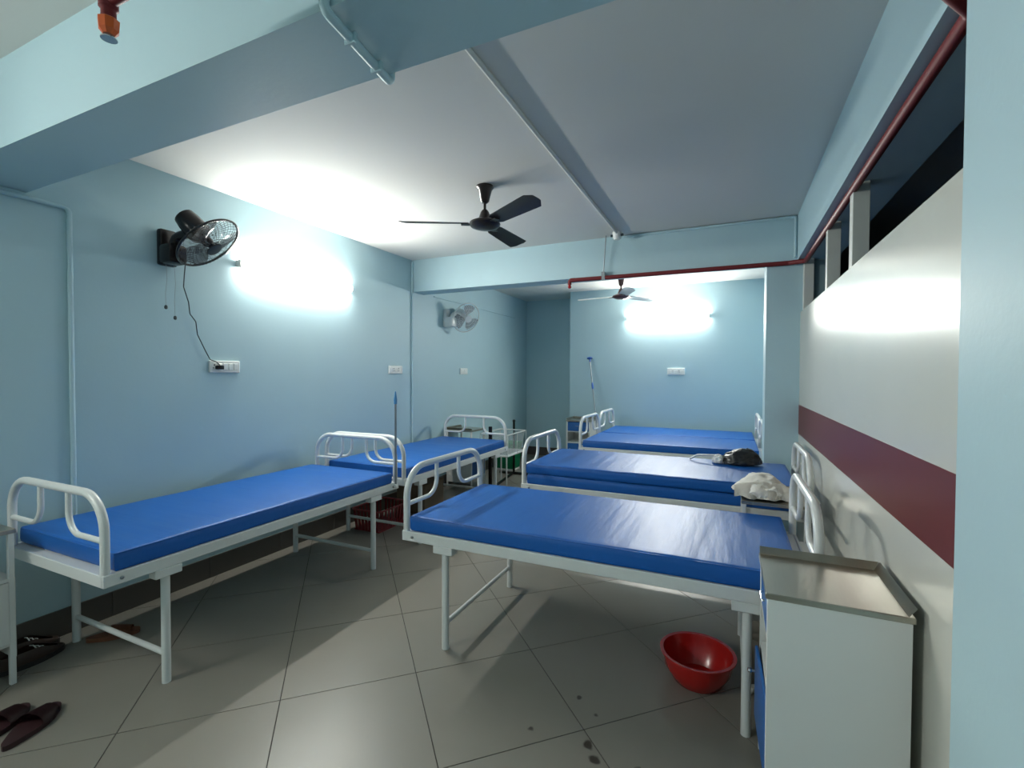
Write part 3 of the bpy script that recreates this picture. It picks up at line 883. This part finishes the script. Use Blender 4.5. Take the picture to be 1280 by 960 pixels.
for k in range(26):
    a = 2*PI*k/26; r = 0.06+0.03*random.random()
    tube(st, [(0.03*math.cos(a), 0.02*math.sin(a), 0.06), (0.6*r*math.cos(a), 0.6*r*math.sin(a), 0.04), (r*math.cos(a), r*math.sin(a), 0.007)], 0.006, 5)
s_ = obj('mop_strands', st, 'cloth', lp); s_['kind'] = 'stuff'

# ------------------------------------------------------------------ trolley, stand, bin beyond the second left bed
tr = thing('trolley', 'white wire-rimmed trolley with a clear tub beyond the second left bed', 'trolley', (-2.76, 5.74, 0))
for sx in (-1, 1):
    for sy in (-1, 1):
        obj('leg', tube(NB(), [(sx*0.17, sy*0.27, 0), (sx*0.17, sy*0.27, 0.44)], 0.010, 10), 'white', tr, True)
obj('shelf_frame', tube(NB(), fillet([(0, -0.29, 0.44), (-0.19, -0.29, 0.44), (-0.19, 0.29, 0.44), (0.19, 0.29, 0.44), (0.19, -0.29, 0.44), (0, -0.29, 0.44)], 0.04, 4), 0.011, 8, False), 'white', tr, True)
obj('shelf_plate', box(NB(), -0.175, 0.175, -0.275, 0.275, 0.432, 0.442), 'cabwhite', tr)
tb = NB()
def ringv(z, x, y): return [tb.verts.new(p) for p in ((-x, -y, z), (x, -y, z), (x, y, z), (-x, y, z))]
r0 = ringv(0.452, 0.16, 0.25); r1 = ringv(0.70, 0.185, 0.29)
tb.faces.new(r0)
for k in range(4): tb.faces.new((r0[k], r0[(k+1) % 4], r1[(k+1) % 4], r1[k]))
bmesh.ops.solidify(tb, geom=tb.faces[:], thickness=0.004)
obj('clear_tub', tb, 'acrylic', tr)
obj('wire_rim', tube(NB(), fillet([(0, -0.30, 0.715), (-0.20, -0.30, 0.715), (-0.20, 0.30, 0.715), (0.20, 0.30, 0.715), (0.20, -0.30, 0.715), (0, -0.30, 0.715)], 0.04, 4), 0.0075, 8, False), 'white', tr, True)
for sx in (-1, 1):
    for sy in (-1, 0, 1):
        obj('upright', tube(NB(), [(sx*0.195, sy*0.285, 0.44), (sx*0.20, sy*0.295, 0.715)], 0.005, 8), 'white', tr, True)

bs = thing('black_stand', 'black two-post stand with long floor bar beyond the second left bed', 'stand', (0, 0, 0))
obj('post', box(NB(), -2.79, -2.75, 5.35, 5.385, 0.03, 0.825, 0.004, 1), 'black', bs)
obj('post', box(NB(), -2.948, -2.92, 6.44, 6.468, 0.03, 0.785, 0.004, 1), 'black', bs)
obj('post_cap', lathe(NB(), [(0, 0.785), (0.024, 0.785), (0.02, 0.81), (0, 0.815)], 12), 'black', bs, True, (-2.934, 6.454, 0))
obj('floor_bar', tube(NB(), [(-2.77, 5.38, 0.02), (-2.934, 6.454, 0.02)], 0.018, 8), 'black', bs)
obj('foot_bar', tube(NB(), [(-3.14, 6.40, 0.02), (-2.60, 6.44, 0.02)], 0.018, 8), 'black', bs)
obj('foot_bar', tube(NB(), [(-2.94, 5.36, 0.02), (-2.42, 5.38, 0.02)], 0.018, 8), 'black', bs)

gb = thing('bin', 'green plastic bin on the floor by the left wall behind the trolley', 'bin', (-3.17, 6.75, 0))
bm = NB()
def rv(z, x, y): return [bm.verts.new(p) for p in ((-x, -y, z), (x, -y, z), (x, y, z), (-x, y, z))]
a = rv(0, 0.14, 0.12); b = rv(0.40, 0.17, 0.15)
bm.faces.new(a)
for k in range(4): bm.faces.new((a[k], a[(k+1) % 4], b[(k+1) % 4], b[k]))
bmesh.ops.solidify(bm, geom=bm.faces[:], thickness=0.005)
obj('bin_body', bm, 'green', gb)
obj('lid', box(NB(), -0.18, 0.18, -0.16, 0.16, 0.40, 0.43, 0.008, 2), 'green', gb)
obj('base_band', box(NB(), -0.143, 0.143, -0.123, 0.123, 0.0, 0.025), 'whitep', gb)
